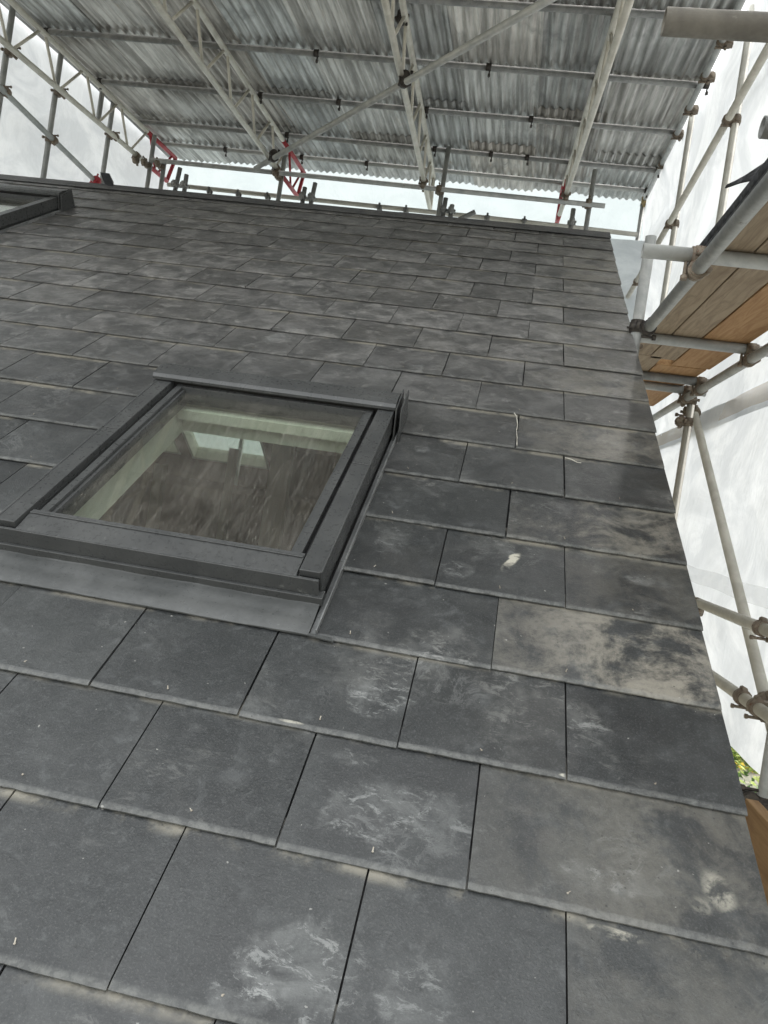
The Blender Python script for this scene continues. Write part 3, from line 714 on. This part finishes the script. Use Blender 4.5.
# corrugated sheets, each its own piece
PITCH, AMP, SW = .0763, .0118, .6104
def corr(x0, x1, y0, y1, lift, tint):
    nx = int((x1-x0)/PITCH*8); ny = max(2,int((y1-y0)/.45))
    mb = MB(); ph = random.uniform(-.004,.004); sag = [random.uniform(-.003,.004) for _ in range(3)]
    def pt(i,k):
        x = x0+(x1-x0)*i/nx; y = y0+(y1-y0)*k/ny
        t = math.sin(2*math.pi*(x-x0+ph)/PITCH)
        dent = .003*noise.noise(Vector((x*1.5,y*.7,tint[0]*9)))
        return (x+SK*(y-4.5)*-1.1, y, bz(y)+.373+.0245+AMP+lift + AMP*t + dent )
    for k in range(ny):
        for i in range(nx): mb.face([pt(i,k),pt(i,k+1),pt(i+1,k+1),pt(i+1,k)],0,True)
    o = sub(mb,'corrugated_sheet',CORR,tr,fix=False)
    bm = bmesh.new(); bm.from_mesh(o.data); bmesh.ops.remove_doubles(bm, verts=bm.verts, dist=1e-5); bm.to_mesh(o.data); bm.free()
    for p_ in o.data.polygons: p_.use_smooth = True
    a = o.data.attributes.new('tint','FLOAT_COLOR','POINT'); a.data.foreach_set('color',[c for v in o.data.vertices for c in (*tint,1.0)])
    s_ = o.modifiers.new('thick','SOLIDIFY'); s_.thickness = .0012; s_.offset = 1
x = .60; ci = 0
while x > -5.0:
    xa = max(x-SW, -4.99)
    rows = [(5.45,7.50),(3.72,5.62),(2.05,3.92),(YR0,2.25)] if ci % 2 else [(6.28,7.52),(4.55,6.48),(2.75,4.75),(YR0,2.95)]
    for j, (ya, yb) in enumerate(rows):
        t = random.uniform(.62,1.15); w_ = random.uniform(-.03,.04)
        corr(max(xa-.0763,-4.995), x-.012, ya, yb+random.uniform(-.02,.02), .004*(j%2)+.0045*(ci%2), (t+w_, t, t-w_*.8))
    x -= SW; ci += 1

# ------------------------------------------------------------ sheeting
def sheet(name, x, y0, y1, zb, zt, label, mats=SHEET, amp=.03, ny=70, nz=44, seed=0, axis='x', lean=0):
    mb = MB()
    def pt(i,k):
        y = y0+(y1-y0)*i/ny; zz0 = zb(y) if callable(zb) else zb; zz1 = zt(y) if callable(zt) else zt
        z = zz0+(zz1-zz0)*k/nz
        d = amp*(noise.noise(Vector((y*.9+seed,z*.9,seed)))*1.6+noise.noise(Vector((y*3.1,z*2.3+seed,seed)))*.5)+.010*noise.noise(Vector((y*9+z*4,z*3-y*2,seed)))
        d += .006*abs(noise.noise(Vector((y*2.2+z*5,seed,3))))
        ln = lean*max(0,(k/nz-.45)/.55)**1.5
        return (x+d-ln,y,z) if axis == 'x' else (y, x+d, z)
    for k in range(nz):
        for i in range(ny): mb.face([pt(i,k),pt(i+1,k),pt(i+1,k+1),pt(i,k+1)],0,True)
    o = mb.build(name, mats, None, fix=False)
    bm = bmesh.new(); bm.from_mesh(o.data); bmesh.ops.remove_doubles(bm, verts=bm.verts, dist=1e-5); bm.to_mesh(o.data); bm.free()
    for p_ in o.data.polygons: p_.use_smooth = True
    return tag(o, label, 'sheeting')
edge = lambda y: bz(y)+.345+.10
sheet('plastic_sheeting', .80, -.6, 7.45, 1.33, edge, 'upper white plastic sheeting on the right, from the roof edge down to the boards', seed=2.5, lean=.145)
sheet('plastic_sheeting', .79, -.6, 6.2, -.34, 1.46, 'lower white plastic sheeting below the boards on the right, ground showing under it', seed=7.1)
sheet('sheeting_tape', .775, -.6, 6.3, 1.355, 1.455, 'tan reinforced seam strip across the right-hand sheeting behind the boards', BAND, .012, 60, 4, 4.4)
sheet('plastic_sheeting', -5.02, -.6, 7.6, -2.6, lambda y: bz(y)+.50, 'white plastic sheeting behind the left scaffold and lattice beam', seed=11.3)
sheet('plastic_sheeting', 7.05, -.35, .80, .2, 3.74, 'small strip of white sheeting at the back corner right of the ridge end', seed=5.3, axis='y', ny=24)
REARS = sheeting('bright_rear_sheeting', (.44,.485,.49), (.41,.455,.465))
sheet('plastic_sheeting', 8.55, -5.6, 1.6, -.5, 5.4, 'brightly lit white sheeting far behind the ridge, filling the gap under the corrugated roof', REARS, amp=.04, seed=21.0, axis='y', ny=60, nz=40)
# stitched eyelet strips on the right-hand sheeting
for (ya,yb,za,zb_) in ((7.0,2.6,3.70,3.42),(6.2,1.5,.47,.38)):
    mb = MB(); n = 260
    def sp(i_, k_):
        t = i_/n; w = 1-abs(k_-2)/2
        return (.752-.0045*w*math.sin(t*n*.55)-.004*w, ya+(yb-ya)*t, za+(zb_-za)*t+(k_-2)*.022+.004*math.sin(t*40))
    for i in range(n):
        for k in range(4): mb.face([sp(i,k),sp(i+1,k),sp(i+1,k+1),sp(i,k+1)],0,True)
    o = mb.build('sheeting_seam', SEAM, None, fix=False)
    tag(o, 'puckered seam high on the right-hand sheeting above the lift' if za > 2 else 'puckered seam low on the right-hand sheeting behind the sloping brace', 'seam')

# ------------------------------------------------------------ small loose things
def wire(name, pts, r, label, cat, mat=TWINE):
    mb = MB()
    for a, b in zip(pts, pts[1:]): mb.tube(a, b, r, 8, hollow=False)
    return tag(mb.build(name, mat), label, cat)
wire('twine', [P(-.447,1.455,.0135),P(-.449,1.50,.015),P(-.453,1.56,.014),P(-.452,1.61,.012),P(-.459,1.655,.018),P(-.468,1.672,.022)], .0013, 'pale bit of twine hanging in a slate joint right of the roof window', 'twine')
wire('slate_hook', [P(-.298,1.418,.014),P(-.280,1.405,.018),P(-.262,1.396,.015),P(-.25,1.40,.013)], .0012, 'thin pale curl of wire lying on a slate left of the right verge', 'wire')
mb = MB(); p0 = P(-3.56,4.60,.03)
mb.hexa([P(-3.62,4.70,.03),P(-3.54,4.60,.022),P(-3.50,4.60,.022),P(-3.55,4.70,.03),P(-3.66,4.72,.085),P(-3.58,4.62,.030),P(-3.52,4.61,.028),P(-3.58,4.71,.085)])
tag(mb.build('felt_scrap', BLACKP), 'black scrap of felt sticking up on the ridge near the left window', 'scrap')

# ------------------------------------------------------------ ground
gm = NT('garden_ground'); o = gm.obj()
c = gm.mix(gm.ramp(gm.noise(o,.8,5,.6,.4),.4,.62),(.16,.165,.12),(.30,.275,.23))
c = gm.mix(gm.ramp(gm.noise(o,14,5,.7),.5,.7),c,(.36,.32,.25))
gm.bsdf(c,.9,0,.2,gm.noise(o,30,5,.6),.6,.02)
mb = MB(); S = 400
mb.face([(-S,-S,-2.9),(S,-S,-2.9),(S,S,-2.9),(-S,S,-2.9)])
tag(mb.build('ground', gm.mat, fix=False), kind='structure')
def leafy(name, mat_list, cx, cy, rx, ry, h, n, size, z0=-2.9):
    mb = MB()
    for i in range(n):
        a = random.uniform(0,6.283); r = math.sqrt(random.random()); x, y = cx+rx*r*math.cos(a), cy+ry*r*math.sin(a)
        z = z0+h*random.random()*(1.1-r*.7); s = size*random.uniform(.5,1.4)
        d1 = Vector((random.uniform(-1,1),random.uniform(-1,1),random.uniform(-.3,.9))).normalized()*s
        d2 = d1.cross(Vector((random.uniform(-1,1),random.uniform(-1,1),random.uniform(-1,1)))).normalized()*s*.45
        c_ = Vector((x,y,max(z,z0+.01)))
        mb.face([c_-d1*.5,c_+d2*.5,c_+d1*.5,c_-d2*.5], random.choices(range(len(mat_list)),[6,3,2,1][:len(mat_list)])[0])
    return mb.build(name, mat_list, fix=False)
G1 = worn('leaf_green',(.06,.13,.025),(.12,.20,.04),.7); G2 = worn('leaf_yellow_green',(.22,.30,.06),(.34,.38,.09),.7)
Y1 = worn('yellow_petal',(.72,.50,.05),(.80,.62,.10),.7); O1 = worn('orange_petal',(.60,.22,.10),(.66,.30,.16),.7)
tag(leafy('grass',[G1,G2],4.6,11,3.6,4.5,.10,5200,.12),kind='stuff')
tag(leafy('flowering_bush',[Y1,G2,O1,G1],4.55,13.7,.75,.75,.5,1500,.10),'low yellow flowering bush on the ground beyond the sheeting hem','bush')
tag(leafy('green_bush',[G2,G1,Y1],4.3,12.1,.65,.5,.4,1100,.10),'small yellow-green bush on the ground nearer than the yellow one','bush')

# ------------------------------------------------------------ camera, light, world
cam = bpy.data.cameras.new('camera'); co = bpy.data.objects.new('camera', cam); COL.objects.link(co)
rt = Vector((0.978875,0.139163,0.149794)); dn = Vector((0.150137,0.008084,-0.988632)); fw = Vector((-0.138792,0.990237,-0.012980))
M = Matrix((rt, -dn, -fw)).transposed().to_4x4(); M.translation = Vector((-0.50173,-1.13538,0.56560))
co.matrix_world = M
cam.sensor_fit = 'VERTICAL'; cam.sensor_height = 36; cam.lens = 739.33/1024*36; cam.clip_start = .03; cam.clip_end = 1500
sc.camera = co
EL, AZ = math.radians(52), math.radians(38)        # sun behind the house, a little to the right (azimuth from +y towards +x)
sun = bpy.data.lights.new('sun','SUN'); so = bpy.data.objects.new('sun', sun); COL.objects.link(so)
sun.energy = 1.0; sun.angle = math.radians(30); sun.color = (1,.965,.92)
dv = Vector((math.sin(AZ)*math.cos(EL), math.cos(AZ)*math.cos(EL), math.sin(EL)))
so.rotation_euler = dv.to_track_quat('Z','Y').to_euler()
W = bpy.data.worlds.new('World'); sc.world = W; W.use_nodes = True
nt = W.node_tree; nt.nodes.clear()
sky = nt.nodes.new('ShaderNodeTexSky'); sky.sky_type = 'NISHITA'; sky.sun_disc = False; sky.sun_elevation = EL; sky.sun_rotation = AZ
sky.dust_density = 3; sky.air_density = 1
tc = nt.nodes.new('ShaderNodeTexCoord'); cl = nt.nodes.new('ShaderNodeTexNoise'); cl.inputs['Scale'].default_value = 2.2; cl.inputs['Detail'].default_value = 5
mp = nt.nodes.new('ShaderNodeMapping'); mp.inputs['Scale'].default_value = (1,1,2.5); nt.links.new(tc.outputs['Generated'], mp.inputs[0]); nt.links.new(mp.outputs[0], cl.inputs['Vector'])
mr = nt.nodes.new('ShaderNodeMapRange'); mr.inputs['From Min'].default_value = .3; mr.inputs['From Max'].default_value = .6; mr.inputs['To Min'].default_value = .80; mr.inputs['To Max'].default_value = .97
nt.links.new(cl.outputs['Fac'], mr.inputs['Value'])
mx = nt.nodes.new('ShaderNodeMix'); mx.data_type = 'RGBA'; nt.links.new(mr.outputs[0], mx.inputs[0]); nt.links.new(sky.outputs[0], mx.inputs[6]); mx.inputs[7].default_value = (7.4,7.55,7.6,1)
bg = nt.nodes.new('ShaderNodeBackground'); bg.inputs['Strength'].default_value = .10
ow = nt.nodes.new('ShaderNodeOutputWorld'); nt.links.new(mx.outputs[2], bg.inputs[0]); nt.links.new(bg.outputs[0], ow.inputs[0])
sc.view_settings.view_transform = 'Standard'; sc.view_settings.look = 'None'; sc.view_settings.gamma = 1
sc.view_settings.exposure = 1.85
sc.render.engine = 'CYCLES'
sc.cycles.max_bounces = 6; sc.cycles.diffuse_bounces = 3; sc.cycles.transparent_max_bounces = 16
